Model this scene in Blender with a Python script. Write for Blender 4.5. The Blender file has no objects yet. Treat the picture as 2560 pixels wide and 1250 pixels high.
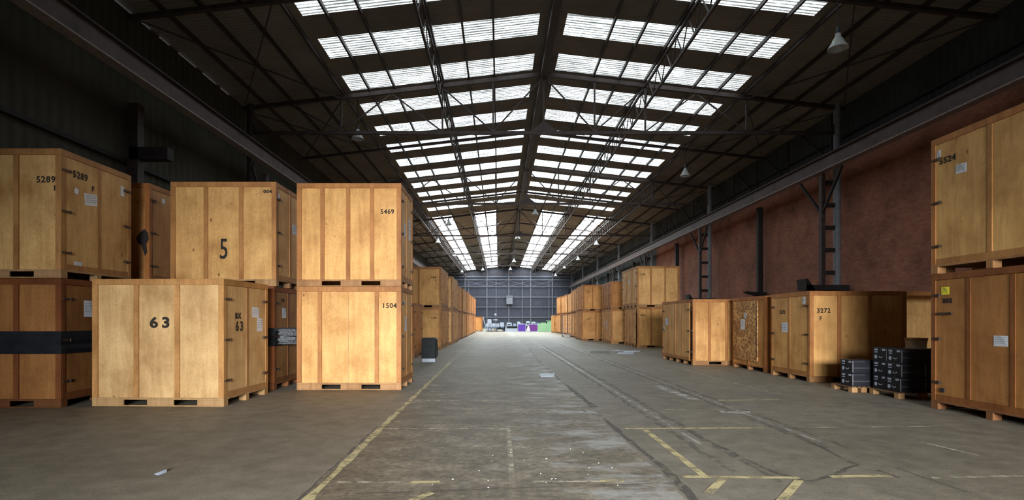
import bpy, math, random
from mathutils import Vector, Matrix, Euler
random.seed(7)
SC = bpy.context.scene
COL = SC.collection
# ---------------------------------------------------------------- camera, world, exposure
CAMZ = 1.51; F = 1400.0; CU = 1248.0; CV = 800.5
cam_d = bpy.data.cameras.new('camera'); cam = bpy.data.objects.new('camera', cam_d); COL.objects.link(cam)
cam.location = (0, 0, CAMZ); cam.rotation_euler = (math.pi/2, 0, 0)
cam_d.sensor_width = 36; cam_d.lens = 36*F/2560
cam_d.shift_x = (1280-CU)/2560; cam_d.shift_y = (CV-625)/2560
cam_d.clip_end = 400; cam_d.clip_start = 0.05
SC.camera = cam
W = bpy.data.worlds.new('world'); SC.world = W; W.use_nodes = True
W.node_tree.nodes['Background'].inputs[0].default_value = (0.80, 0.90, 1.0, 1)
W.node_tree.nodes['Background'].inputs[1].default_value = 1.2
SC.view_settings.view_transform = 'Standard'
SC.view_settings.look = 'None'
SC.view_settings.gamma = 1.0
SC.view_settings.use_curve_mapping = False
SC.view_settings.exposure = 0.0
SKY_NEAR = 3.7      # daylight coming through the corrugated translucent sheets
SKY_FAR = 19.0       # the clearer glazing of the far roof
# hall: ridge over x=XR, half width HW, roof z = RZ - K*d
XR, RZ, K, HW = 1.85, 11.94, 0.115, 12.6
XRT, XLF = XR+HW, XR-HW
YB, YE = -14.0, 107.8
TR = [23.2+14.1*k for k in range(-1, 7)]
ZB = CAMZ+7.75
def rz(x): return RZ-K*abs(x-XR)
def fl(u, v):
    Y = F*CAMZ/(v-CV); return ((u-CU)*Y/F, Y)
def pX(u, Y): return (u-CU)*Y/F
def pZ(v, Y): return CAMZ+(CV-v)*Y/F

# daylight through the open loading door in the wall behind the camera
dl = bpy.data.lights.new('loading_door_daylight', 'AREA'); dl.shape = 'RECTANGLE'; dl.size = 9.0; dl.size_y = 4.8; dl.energy = 3500; dl.spread = math.radians(52); dl.color = (.95,.97,1.0)
dlo = bpy.data.objects.new('loading_door_daylight', dl); COL.objects.link(dlo); dlo.location = (1.4, YB+.05, 2.5); dlo.rotation_euler = (math.radians(90-14.5), 0, 0)
# ---------------------------------------------------------------- mesh builder
class MB:
    def __init__(s): s.v = []; s.f = []; s.m = []
    def poly(s, pts, mi=0):
        b = len(s.v); s.v += [tuple(p) for p in pts]; s.f.append(tuple(range(b, b+len(pts)))); s.m.append(mi); return s
    def hexa(s, p, mi=0):
        b = len(s.v); s.v += [tuple(q) for q in p]
        for f in ((0,3,2,1),(4,5,6,7),(0,1,5,4),(1,2,6,5),(2,3,7,6),(3,0,4,7)):
            s.f.append(tuple(b+i for i in f)); s.m.append(mi)
        return s
    def box(s, x0, x1, y0, y1, z0, z1, mi=0):
        x0, x1 = min(x0,x1), max(x0,x1); y0, y1 = min(y0,y1), max(y0,y1); z0, z1 = min(z0,z1), max(z0,z1)
        return s.hexa([(x0,y0,z0),(x1,y0,z0),(x1,y1,z0),(x0,y1,z0),(x0,y0,z1),(x1,y0,z1),(x1,y1,z1),(x0,y1,z1)], mi)
    def bar(s, a, b, w, h=None, up=(0,0,1), mi=0):
        a, b = Vector(a), Vector(b); h = h or w; d = (b-a).normalized(); up = Vector(up)
        r = d.cross(up)
        if r.length < 1e-4: r = d.cross(Vector((0,1,0)))
        r.normalize(); n = r.cross(d).normalized(); r *= w/2; n *= h/2
        return s.hexa([a-r-n, a+r-n, b+r-n, b-r-n, a-r+n, a+r+n, b+r+n, b-r+n], mi)
    def cyl(s, a, b, r0, r1=None, n=10, mi=0, cap=True):
        a, b = Vector(a), Vector(b); r1 = r0 if r1 is None else r1; d = (b-a).normalized()
        u = d.orthogonal().normalized(); w = d.cross(u); k = len(s.v)
        for c, r in ((a, r0), (b, r1)):
            for i in range(n):
                t = 2*math.pi*i/n; s.v.append(tuple(c+(u*math.cos(t)+w*math.sin(t))*r))
        for i in range(n):
            j = (i+1) % n; s.f.append((k+i, k+j, k+n+j, k+n+i)); s.m.append(mi)
        if cap:
            s.f.append(tuple(k+i for i in reversed(range(n)))); s.m.append(mi)
            s.f.append(tuple(k+n+i for i in range(n))); s.m.append(mi)
        return s
    def lathe(s, prof, c=(0,0,0), n=16, mi=0):
        k = len(s.v)
        for (r, z) in prof:
            for i in range(n):
                t = 2*math.pi*i/n; s.v.append((c[0]+r*math.cos(t), c[1]+r*math.sin(t), c[2]+z))
        for q in range(len(prof)-1):
            for i in range(n):
                j = (i+1) % n; s.f.append((k+q*n+i, k+q*n+j, k+(q+1)*n+j, k+(q+1)*n+i)); s.m.append(mi)
        return s
    def mesh(s, name, mats):
        me = bpy.data.meshes.new(name); me.from_pydata(s.v, [], s.f)
        for m in (mats if isinstance(mats, (list, tuple)) else [mats]): me.materials.append(m)
        if any(s.m):
            for p, i in zip(me.polygons, s.m): p.material_index = i
        me.update(); return me
    def build(s, name, mats, parent=None, bevel=0, loc=(0,0,0), rot=(0,0,0)):
        o = bpy.data.objects.new(name, s.mesh(name, mats)); COL.objects.link(o)
        o.location = loc; o.rotation_euler = rot
        if parent: o.parent = parent
        if bevel:
            b = o.modifiers.new('bevel', 'BEVEL'); b.width = bevel; b.segments = 1; b.limit_method = 'ANGLE'
        return o
def tag(o, label, cat, group=None):
    o['label'] = label; o['category'] = cat
    if group: o['group'] = group
    return o
def thing(name, label, cat, loc=(0,0,0), rz_=0, group=None):
    o = bpy.data.objects.new(name, None); COL.objects.link(o)
    o.location = loc; o.rotation_euler = (0,0,rz_); o.empty_display_size = .2
    return tag(o, label, cat, group)
def struct(o): o['kind'] = 'structure'; return o

# ---------------------------------------------------------------- materials
def newmat(name):
    m = bpy.data.materials.new(name); m.use_nodes = True; nt = m.node_tree
    return m, nt, nt.nodes['Principled BSDF']
def nd(nt, t, **kw):
    n = nt.nodes.new(t)
    for k, v in kw.items():
        if k.startswith('i_'): n.inputs[k[2:].replace('_', ' ')].default_value = v
        elif isinstance(k, str): setattr(n, k, v)
    return n
def ramp(nt, stops):
    r = nt.nodes.new('ShaderNodeValToRGB'); e = r.color_ramp.elements
    while len(e) < len(stops): e.new(0.5)
    for i, (p, c) in enumerate(stops): e[i].position = p; e[i].color = tuple(c)+((1,) if len(c) == 3 else ())
    return r
def mapping(nt, scale, coord='Object'):
    tc = nt.nodes.new('ShaderNodeTexCoord'); mp = nt.nodes.new('ShaderNodeMapping')
    mp.inputs['Scale'].default_value = scale; nt.links.new(tc.outputs[coord], mp.inputs[0]); return mp
def noise(nt, vec, scale, detail=4, rough=.6):
    n = nd(nt, 'ShaderNodeTexNoise'); n.inputs['Scale'].default_value = scale
    n.inputs['Detail'].default_value = detail; n.inputs['Roughness'].default_value = rough
    nt.links.new(vec, n.inputs['Vector']); return n
def mixc(nt, fac, a, b, mode='MIX'):
    m = nt.nodes.new('ShaderNodeMix'); m.data_type = 'RGBA'; m.blend_type = mode
    for sock, v in ((m.inputs[0], fac), (m.inputs[6], a), (m.inputs[7], b)):
        if hasattr(v, 'links'): nt.links.new(v, sock)
        else: sock.default_value = v if not isinstance(v, tuple) or len(v) == 4 else v+(1,)
    return m.outputs[2]
def math_(nt, op, a, b=0.0, clamp=False):
    m = nt.nodes.new('ShaderNodeMath'); m.operation = op; m.use_clamp = clamp
    for s_, v in ((m.inputs[0], a), (m.inputs[1], b)):
        if hasattr(v, 'links'): nt.links.new(v, s_)
        else: s_.default_value = v
    return m.outputs[0]

def plain(name, col, rough=.7, metal=0, var=.25, scale=6, bump=0):
    m, nt, p = newmat(name); mp = mapping(nt, (1,1,1)); n = noise(nt, mp.outputs[0], scale)
    lo = tuple(c*(1-var) for c in col); hi = tuple(min(1, c*(1+var)) for c in col)
    r = ramp(nt, [(.3, lo), (.7, hi)]); nt.links.new(n.outputs[0], r.inputs[0])
    nt.links.new(r.outputs[0], p.inputs['Base Color']); p.inputs['Roughness'].default_value = rough
    p.inputs['Metallic'].default_value = metal; p.inputs['Specular IOR Level'].default_value = .3
    if bump:
        b = nd(nt, 'ShaderNodeBump'); b.inputs['Strength'].default_value = bump; b.inputs['Distance'].default_value = .02
        nt.links.new(n.outputs[0], b.inputs['Height']); nt.links.new(b.outputs[0], p.inputs['Normal'])
    return m
def wood(name, a, b, knots=True):
    """plywood / softwood: vertical grain, blotches, tinted by the object's own colour"""
    m, nt, p = newmat(name)
    tc = nt.nodes.new('ShaderNodeTexCoord'); oi = nt.nodes.new('ShaderNodeObjectInfo')
    off = nd(nt, 'ShaderNodeVectorMath', operation='ADD'); nt.links.new(tc.outputs['Object'], off.inputs[0])
    sc_ = nd(nt, 'ShaderNodeVectorMath', operation='SCALE'); cr = nd(nt, 'ShaderNodeCombineXYZ')
    for i in range(3): nt.links.new(oi.outputs['Random'], cr.inputs[i])
    nt.links.new(cr.outputs[0], sc_.inputs[0]); sc_.inputs['Scale'].default_value = 37.0
    nt.links.new(sc_.outputs[0], off.inputs[1])
    mp = nt.nodes.new('ShaderNodeMapping'); mp.inputs['Scale'].default_value = (1, 1, .12)
    nt.links.new(off.outputs[0], mp.inputs[0])
    g = noise(nt, mp.outputs[0], 9, 6, .65); g.inputs['Distortion'].default_value = .6
    n2 = noise(nt, off.outputs[0], 1.3, 4, .6); n3 = noise(nt, off.outputs[0], 60, 2, .5)
    r = ramp(nt, [(.3, a), (.68, b)]); nt.links.new(g.outputs[0], r.inputs[0])
    r2 = ramp(nt, [(.3, (.70,.62,.54)), (.5, (.98,.97,.96)), (.7, (1.16,1.17,1.20))]); nt.links.new(n2.outputs[0], r2.inputs[0])
    c = mixc(nt, 1.0, r.outputs[0], r2.outputs[0], 'MULTIPLY')
    r3 = ramp(nt, [(.35, (.86,.86,.86)), (.65, (1.08,1.08,1.08))]); nt.links.new(n3.outputs[0], r3.inputs[0])
    c = mixc(nt, 1.0, c, r3.outputs[0], 'MULTIPLY')
    if knots:
        vo = nd(nt, 'ShaderNodeTexVoronoi'); vo.inputs['Scale'].default_value = 1.9
        mp2 = nt.nodes.new('ShaderNodeMapping'); mp2.inputs['Scale'].default_value = (1.5, 1.5, .8)
        nt.links.new(off.outputs[0], mp2.inputs[0]); nt.links.new(mp2.outputs[0], vo.inputs['Vector'])
        rk = ramp(nt, [(.035, (.35,.25,.18)), (.075, (1,1,1))]); nt.links.new(vo.outputs['Distance'], rk.inputs[0])
        c = mixc(nt, 1.0, c, rk.outputs[0], 'MULTIPLY')
    c = mixc(nt, 1.0, c, oi.outputs['Color'], 'MULTIPLY')
    nt.links.new(c, p.inputs['Base Color']); p.inputs['Roughness'].default_value = .62
    p.inputs['Specular IOR Level'].default_value = .3
    return m
M = {}
M['panel'] = wood('plywood_panel', (.52,.285,.095), (.69,.41,.155))
M['frame'] = wood('softwood_batten', (.31,.135,.042), (.45,.22,.072), False)
M['scrap'] = plain('pale_scrap', (.42,.41,.38), .8)
M['base'] = wood('pallet_timber', (.27,.145,.060), (.42,.245,.11), False)
M['stencil'] = plain('stencil_ink', (.022,.018,.015), .8)
M['paper'] = plain('paper', (.58,.60,.63), .6, var=.06)
M['yellow_paper'] = plain('yellow_paper', (.75,.68,.04), .6, var=.1)
M['iron'] = plain('rusty_iron', (.07,.045,.03), .6, .5)
M['wrap'] = plain('black_wrap', (.010,.011,.014), .42, var=.3)
M['film'] = plain('stretch_film', (.16,.17,.18), .16, var=.8, scale=30)
M['steel'] = plain('roof_steel', (.050,.037,.034), .6, .2, var=.35)
M['rail'] = plain('girder_paint', (.085,.060,.056), .55, .1, var=.35, scale=1.5)
M['flange'] = plain('lit_flange_paint', (.26,.21,.20), .5, .1, var=.3)  # lighter than the girder: the lit bottom edge is put into the colour
M['pipe'] = plain('grey_column_paint', (.20,.21,.23), .5, var=.2)
M['dark_steel'] = plain('dark_steel', (.022,.018,.018), .7)
M['lamp'] = plain('lamp_enamel', (.36,.37,.36), .35, var=.1)
M['white'] = plain('white_laminate', (.36,.40,.47), .5, var=.12)
M['purple'] = plain('purple_fabric', (.11,.045,.33), .9, var=.05)
M['plum'] = plain('plum_fabric', (.15,.04,.22), .9, var=.05)
M['green'] = plain('green_laminate', (.26,.46,.26), .7, var=.05)
M['blackpl'] = plain('black_plastic', (.03,.035,.045), .5)
M['bluegrey'] = plain('blue_grey_fabric', (.12,.17,.26), .9)
M['ink_grey'] = plain('grey_print', (.045,.047,.055), .6)
M['carton'] = plain('black_carton', (.010,.011,.016), .5)
M['cover'] = plain('black_cover', (.012,.016,.015), .7, bump=.5, scale=9)
M['metalw'] = plain('cage_wire', (.25,.24,.24), .4, .6)
M['osb'] = None
def make_osb():
    m, nt, p = newmat('osb_board'); mp = mapping(nt, (1,1,1)); vo = nd(nt, 'ShaderNodeTexVoronoi')
    vo.inputs['Scale'].default_value = 16; nt.links.new(mp.outputs[0], vo.inputs['Vector'])
    r = ramp(nt, [(.0, (.22,.09,.03)), (.5, (.48,.25,.08)), (1, (.72,.45,.18))])
    sp = nd(nt, 'ShaderNodeSeparateColor'); nt.links.new(vo.outputs['Color'], sp.inputs[0])
    nt.links.new(sp.outputs[0], r.inputs[0]); n = noise(nt, mp.outputs[0], 1.6)
    r2 = ramp(nt, [(.35, (.6,.5,.45)), (.6, (1,1,1))]); nt.links.new(n.outputs[0], r2.inputs[0])
    nt.links.new(mixc(nt, 1.0, r.outputs[0], r2.outputs[0], 'MULTIPLY'), p.inputs['Base Color'])
    p.inputs['Roughness'].default_value = .7; return m
M['osb'] = make_osb()
def corrug(name, axis, lo, hi, pitch, rough=.75):
    """corrugated sheet, ribs repeat along the axis"""
    m, nt, p = newmat(name); tc = nt.nodes.new('ShaderNodeTexCoord')
    w = nd(nt, 'ShaderNodeTexWave', bands_direction=axis, wave_profile='SIN')
    w.inputs['Scale'].default_value = 2*math.pi/20/pitch; w.inputs['Distortion'].default_value = 0
    nt.links.new(tc.outputs['Object'], w.inputs['Vector'])
    n = noise(nt, tc.outputs['Object'], .5, 6, .65)
    r = ramp(nt, [(.3, lo), (.7, hi)]); nt.links.new(n.outputs[0], r.inputs[0])
    b = nd(nt, 'ShaderNodeBump'); b.inputs['Strength'].default_value = .8; b.inputs['Distance'].default_value = .04
    nt.links.new(w.outputs['Fac'], b.inputs['Height']); nt.links.new(b.outputs[0], p.inputs['Normal'])
    nt.links.new(r.outputs[0], p.inputs['Base Color']); p.inputs['Roughness'].default_value = rough
    p.inputs['Specular IOR Level'].default_value = .15
    return m
M['roof'] = corrug('roof_sheet', 'Y', (.15,.13,.112), (.24,.215,.185), .17)
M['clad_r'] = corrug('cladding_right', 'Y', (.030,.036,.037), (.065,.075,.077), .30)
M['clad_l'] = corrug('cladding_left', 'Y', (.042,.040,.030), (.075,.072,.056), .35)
def make_endwall():
    m, nt, p = newmat('end_wall_sheet'); mp = mapping(nt, (1,1,1)); n = noise(nt, mp.outputs[0], .45, 6, .6)
    r = ramp(nt, [(.3, (.024,.026,.040)), (.7, (.046,.050,.070))]); nt.links.new(n.outputs[0], r.inputs[0])  # bluish tone also carries the haze of the far end
    w = nd(nt, 'ShaderNodeTexWave', bands_direction='X'); w.inputs['Scale'].default_value = 1.2
    nt.links.new(mp.outputs[0], w.inputs['Vector'])
    b = nd(nt, 'ShaderNodeBump'); b.inputs['Strength'].default_value = .4; b.inputs['Distance'].default_value = .03
    nt.links.new(w.outputs['Fac'], b.inputs['Height']); nt.links.new(b.outputs[0], p.inputs['Normal'])
    nt.links.new(r.outputs[0], p.inputs['Base Color']); p.inputs['Roughness'].default_value = .7; return m
M['endwall'] = make_endwall()
M['girt'] = plain('end_wall_girt', (.14,.14,.165), .6)
def make_brick():
    m, nt, p = newmat('brick'); tc = nt.nodes.new('ShaderNodeTexCoord')
    sep = nd(nt, 'ShaderNodeSeparateXYZ'); nt.links.new(tc.outputs['Object'], sep.inputs[0])
    cb = nd(nt, 'ShaderNodeCombineXYZ'); nt.links.new(sep.outputs[1], cb.inputs[0]); nt.links.new(sep.outputs[2], cb.inputs[1])
    br = nd(nt, 'ShaderNodeTexBrick'); nt.links.new(cb.outputs[0], br.inputs['Vector'])
    br.inputs['Scale'].default_value = 1.0; br.inputs['Brick Width'].default_value = .225; br.inputs['Row Height'].default_value = .075
    br.inputs['Mortar Size'].default_value = .006
    br.inputs['Color1'].default_value = (.28,.105,.066,1); br.inputs['Color2'].default_value = (.37,.15,.095,1)
    br.inputs['Mortar'].default_value = (.24,.15,.12,1)
    n = noise(nt, tc.outputs['Object'], .7, 6, .65)
    r = ramp(nt, [(.3, (.6,.6,.6)), (.5, (1,1,1)), (.72, (1.25,1.2,1.15))]); nt.links.new(n.outputs[0], r.inputs[0])
    nt.links.new(mixc(nt, 1.0, br.outputs[0], r.outputs[0], 'MULTIPLY'), p.inputs['Base Color'])
    p.inputs['Roughness'].default_value = .85; p.inputs['Specular IOR Level'].default_value = .2; return m
M['brick'] = make_brick()
def make_pane(name, strength, stripes, col):
    m, nt, p = newmat(name); nt.nodes.remove(p); out = nt.nodes['Material Output']
    em = nd(nt, 'ShaderNodeEmission'); nt.links.new(em.outputs[0], out.inputs[0])
    tc = nt.nodes.new('ShaderNodeTexCoord')
    if stripes:
        mp = nt.nodes.new('ShaderNodeMapping'); mp.inputs['Scale'].default_value = (.10, 1, 1)
        nt.links.new(tc.outputs['Object'], mp.inputs[0]); a = noise(nt, mp.outputs[0], 5.5, 2, .5)
        w = nd(nt, 'ShaderNodeTexWave', bands_direction='Y', wave_profile='SIN'); w.inputs['Scale'].default_value = 2*math.pi/20/.16
        w.inputs['Distortion'].default_value = .6; w.inputs['Detail'].default_value = 1
        nt.links.new(mp.outputs[0], w.inputs['Vector'])
        b = noise(nt, tc.outputs['Object'], 7, 4, .6)
        s = math_(nt, 'ADD', math_(nt, 'MULTIPLY', w.outputs['Fac'], .45), math_(nt, 'MULTIPLY', a.outputs[0], .75))
        s = math_(nt, 'ADD', s, math_(nt, 'MULTIPLY', math_(nt, 'SUBTRACT', b.outputs[0], .5), .5))
        r = ramp(nt, [(.38, (.055,.06,.058)), (.50, (.115,.127,.127)), (.60, (.25,.28,.29)), (.73, (1.0,1.1,1.15))]); nt.links.new(s, r.inputs[0])
    else:
        b = noise(nt, tc.outputs['Object'], 1.5, 3, .5)
        r = ramp(nt, [(.3, (.85,.93,.97)), (.6, (.95,1,1))]); nt.links.new(b.outputs[0], r.inputs[0])
    nt.links.new(mixc(nt, 1.0, r.outputs[0], col+(1,), 'MULTIPLY'), em.inputs[0])
    em.inputs[1].default_value = strength; return m
M['pane'] = make_pane('translucent_sheet', SKY_NEAR, True, (1,1,1))
M['pane_far'] = make_pane('clear_glazing', SKY_FAR, False, (.92,.97,1))
def make_floor():
    m, nt, p = newmat('concrete_floor'); tc = nt.nodes.new('ShaderNodeTexCoord'); V = tc.outputs['Object']
    n1 = noise(nt, V, .25, 6, .6); n2 = noise(nt, V, 3.0, 6, .7); n3 = noise(nt, V, 45, 3, .7)
    r = ramp(nt, [(.3, (.155,.136,.098)), (.55, (.205,.182,.138)), (.75, (.265,.240,.188))]); nt.links.new(n1.outputs[0], r.inputs[0])
    r2 = ramp(nt, [(.3, (.68,.67,.65)), (.65, (1.18,1.18,1.18))]); nt.links.new(n2.outputs[0], r2.inputs[0])
    c = mixc(nt, 1.0, r.outputs[0], r2.outputs[0], 'MULTIPLY')
    r3 = ramp(nt, [(.3, (.78,.78,.78)), (.7, (1.2,1.2,1.2))]); nt.links.new(n3.outputs[0], r3.inputs[0])
    c = mixc(nt, 1.0, c, r3.outputs[0], 'MULTIPLY')
    sep = nd(nt, 'ShaderNodeSeparateXYZ'); nt.links.new(V, sep.inputs[0]); X = sep.outputs[0]
    # the rough centre lane between the painted line and the kerb crack
    wob = math_(nt, 'MULTIPLY', math_(nt, 'SUBTRACT', n2.outputs[0], .5), .12)
    Xw = math_(nt, 'ADD', X, wob)
    lane = math_(nt, 'MULTIPLY', math_(nt, 'GREATER_THAN', Xw, -1.68), math_(nt, 'LESS_THAN', Xw, 1.58))
    mp = nt.nodes.new('ShaderNodeMapping'); mp.inputs['Scale'].default_value = (.85, 1.3, 1); nt.links.new(V, mp.inputs[0])
    l1 = noise(nt, mp.outputs[0], 1.8, 8, .72)
    rl = ramp(nt, [(.36, (.60,.55,.50)), (.50, (.82,.77,.70)), (.60, (1.05,1.0,.94)), (.69, (1.65,1.65,1.62))]); nt.links.new(l1.outputs[0], rl.inputs[0])
    cl = mixc(nt, 1.0, c, rl.outputs[0], 'MULTIPLY')
    l4 = noise(nt, V, 13, 6, .75); r4 = ramp(nt, [(.36, (.62,.60,.58)), (.5, (.98,.97,.95)), (.66, (1.5,1.48,1.45))]); nt.links.new(l4.outputs[0], r4.inputs[0])
    cl = mixc(nt, 1.0, cl, r4.outputs[0], 'MULTIPLY'); c = mixc(nt, lane, c, cl)
    # lime bloom along the right side of the lane
    mp2 = nt.nodes.new('ShaderNodeMapping'); mp2.inputs['Scale'].default_value = (.8, 1.5, 1); mp2.inputs['Location'].default_value = (3.3,7.1,0); nt.links.new(V, mp2.inputs[0])
    l2 = noise(nt, mp2.outputs[0], 1.5, 8, .7)
    side = nd(nt, 'ShaderNodeMapRange'); side.inputs[1].default_value = -.6; side.inputs[2].default_value = 1.3; nt.links.new(X, side.inputs[0])
    s = math_(nt, 'MULTIPLY', math_(nt, 'ADD', l2.outputs[0], math_(nt, 'MULTIPLY', side.outputs[0], .17)), 1.0)
    rb = ramp(nt, [(.62, (0,0,0)), (.76, (1,1,1))]); nt.links.new(s, rb.inputs[0])
    c = mixc(nt, math_(nt, 'MULTIPLY', math_(nt, 'MULTIPLY', rb.outputs[0], lane), .7), c, (.40,.40,.38))
    # oily stains
    l3 = noise(nt, V, .9, 5, .6); rs = ramp(nt, [(.62, (0,0,0)), (.74, (1,1,1))]); nt.links.new(l3.outputs[0], rs.inputs[0])
    c = mixc(nt, math_(nt, 'MULTIPLY', rs.outputs[0], .35), c, (.10,.085,.068))
    nt.links.new(c, p.inputs['Base Color'])
    p.inputs['Roughness'].default_value = .62; p.inputs['Specular IOR Level'].default_value = .35
    b = nd(nt, 'ShaderNodeBump'); b.inputs['Strength'].default_value = .35; b.inputs['Distance'].default_value = .01
    nt.links.new(n3.outputs[0], b.inputs['Height']); nt.links.new(b.outputs[0], p.inputs['Normal'])
    return m
M['floor'] = make_floor()
def worn(name, col, lo, hi, rough=.7):
    m, nt, p = newmat(name); mp = mapping(nt, (1,1,1)); n = noise(nt, mp.outputs[0], 5, 8, .75)
    r = ramp(nt, [(lo, (0,0,0)), (hi, (1,1,1))]); nt.links.new(n.outputs[0], r.inputs[0])
    tr = nd(nt, 'ShaderNodeBsdfTransparent'); mx = nd(nt, 'ShaderNodeMixShader')
    nt.links.new(r.outputs[0], mx.inputs[0]); nt.links.new(tr.outputs[0], mx.inputs[1]); nt.links.new(p.outputs[0], mx.inputs[2])
    nt.links.new(mx.outputs[0], nt.nodes['Material Output'].inputs[0])
    p.inputs['Base Color'].default_value = col+(1,); p.inputs['Roughness'].default_value = rough; return m
M['paint_y'] = worn('yellow_paint', (.50,.42,.21), .36, .52)
M['paint_f'] = worn('faded_paint', (.48,.44,.32), .42, .60)
M['crack'] = worn('floor_crack', (.085,.073,.060), .42, .56)
M['groove'] = worn('floor_groove', (.13,.115,.095), .44, .62)
M['railtop'] = worn('sunken_rail', (.36,.34,.31), .40, .55, .45)
M['patch'] = worn('pale_patch', (.42,.40,.35), .40, .55)

# ---------------------------------------------------------------- floor with its painted lines and cracks
fm = MB(); fm.box(XLF-.6, XRT+.6, YB-.5, YE+.5, -.2, 0)
zc = [0.0015]
def strip(pts, w, mi, jit=0, world=False, n=0):
    P = [Vector(p if world else fl(*p)) for p in pts]
    if jit:
        Q = []
        for a, b in zip(P[:-1], P[1:]):
            k = max(2, int((b-a).length/.18))
            for i in range(k): Q.append(a.lerp(b, i/k)+Vector((random.uniform(-jit, jit), random.uniform(-jit, jit))))
        Q.append(P[-1]); P = Q
    z = zc[0]; zc[0] += .00004
    L = []
    for i, p in enumerate(P):
        d = (P[min(i+1, len(P)-1)]-P[max(i-1, 0)]).normalized(); r = Vector((d.y, -d.x))*(w/2*(1 if not jit else random.uniform(.55, 1.3)))
        L.append((p-r, p+r))
    for (a, b), (c, d) in zip(L[:-1], L[1:]): fm.poly([(a.x,a.y,z),(b.x,b.y,z),(d.x,d.y,z),(c.x,c.y,z)], mi)
PY, PF, CR, GR, RA, PA = 1, 2, 3, 4, 5, 6
strip([(-1.60,3.6),(-1.62,5.5),(-1.66,8.2),(-1.68,11.7),(-1.76,20.2)], .085, PY, .004, True)
strip([(-1.78,20.2),(-1.8,34)], .08, PF, 0, True)
strip([(-1.68,3.6),(-1.70,5.6),(-1.73,8.0)], .03, CR, .008, True)
# kerb crack on the right of the lane
strip([(1735,1250),(1654,1165),(1581,1106),(1509,1047)], .085, CR, .012); strip([(1486,1018),(1413,961)], .11, CR, .006)
strip([(1413,961),(1350,905),(1322,872)], .05, GR, .02); strip([(1505,1040),(1465,1030),(1452,1022),(1485,1018)], .03, CR, .006)
# sunken rails
strip([(2.45,6.4),(2.45,44)], .05, RA, 0, True); strip([(3.98,6.9),(3.98,40)], .05, RA, 0, True)
strip([(2.33,5.6),(2.33,30)], .08, GR, .03, True); strip([(2.60,5.2),(2.60,34)], .09, GR, .03, True)
strip([(3.85,6.6),(3.86,36)], .09, GR, .03, True); strip([(4.12,6.6),(4.10,24)], .07, GR, .03, True)
strip([(1726,1079),(1853,1143),(1944,1183),(2025,1204),(2080,1188),(2143,1163),(2025,1106)], .05, CR, .02)
strip([(2025,1106),(1926,1056)], .05, GR, .02); strip([(2190,1175),(2250,1195)], .04, CR, .01); strip([(2240,1170),(2430,1235)], .05, GR, .02)
strip([(811,1235),(1000,1232),(1086,1228),(1322,1219),(1500,1213),(1690,1208)], .022, CR, .005)
strip([(1280,1168),(1400,1155),(1480,1160)], .012, CR, .005); strip([(700,1130),(850,1127)], .012, GR, .005)
for a, b in (((1029,1022),(1430,1025)), ((1033,1001),(1422,1003)), ((955,1072),(1268,1072)), ((1120,929),(1372,930)), ((1080,953),(1330,954)),
             ((844,1206),(1100,1206)), ((1330,1205),(1560,1203)), ((1060,979),(1300,978)), ((1271,1065),(1280,1203)), ((1150,905),(1350,905)), ((1230,1074),(1300,1074)),
             ((1994,1069),(2351,1066)), ((1445,1022),(1790,1025)), ((1504,957),(1821,954)), ((1821,954),(1939,984)), ((1622,947),(1785,945)),
             ((1785,945),(1699,920)), ((1699,920),(1577,922)), ((2330,1195),(2560,1190)), ((2300,1105),(2450,1140))):
    strip([a, b], .055, PF)
for a, b in (((1613,1075),(1762,1192)), ((1708,1192),(1998,1195)), ((2075,1192),(2225,1190)), ((1808,1197),(1771,1233)), ((1998,1201),(1950,1256)),
             ((1563,1072),(1907,1070)), ((1794,1001),(1948,1000)), ((1500,1203),(1560,1202)), ((1080,1232),(1020,1256)), ((1100,1206),(1020,1206))):
    strip([a, b], .08, PY)
strip([fl(1640,965), fl(1740,1000)], .22, PA, 0, True); strip([fl(1800,1030), fl(1880,1032)], .28, PA, 0, True)
strip([fl(1500,878), fl(1500,884)], .9, GR, 0, True)
struct(fm.build('floor', [M['floor'], M['paint_y'], M['paint_f'], M['crack'], M['groove'], M['railtop'], M['patch']]))

# ---------------------------------------------------------------- walls
struct(MB().box(XRT, XRT+.3, YB, 51.5, 0, 8.2).build('wall_right_brick', M['brick']))
w = MB(); w.box(XRT+.02, XRT+.2, YB, 51.5, 8.2, rz(XRT)); w.box(XRT+.02, XRT+.2, 51.5, YE, 0, rz(XRT))
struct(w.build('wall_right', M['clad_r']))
w = MB(); w.box(XLF-.05, XLF, YB, YE, 0, rz(XLF)-.045)
yy = YB
segs = [(15.6,16.4),(16.75,17.3),(17.7,18.3),(18.75,19.9),(20.3,21.3),(21.6,22.3)]
for a, b in segs: w.box(XLF-.05, XLF, yy, a, rz(XLF)-.045, rz(XLF)); yy = b
w.box(XLF-.05, XLF, yy, YE, rz(XLF)-.045, rz(XLF))
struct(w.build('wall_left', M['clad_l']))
for nm, y0, y1, mt in (('wall_end', YE, YE+.2, M['endwall']), ('wall_back', YB-.2, YB, M['clad_l'])):
    w = MB()
    pts = [(XLF,0),(XRT,0),(XRT,rz(XRT)),(XR,RZ),(XLF,rz(XLF))]
    w.poly([(x,y0,z) for x,z in pts]); w.poly([(x,y1,z) for x,z in reversed(pts)])
    for (a,b),(c,d) in zip(pts, pts[1:]+pts[:1]): w.poly([(a,y0,b),(c,y0,d),(c,y1,d),(a,y1,b)][::-1])
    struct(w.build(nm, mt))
tn = [0]
def trim(mb, mat, bevel=0):
    tn[0] += 1; return struct(mb.build('trim_%d' % tn[0], mat))
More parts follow.
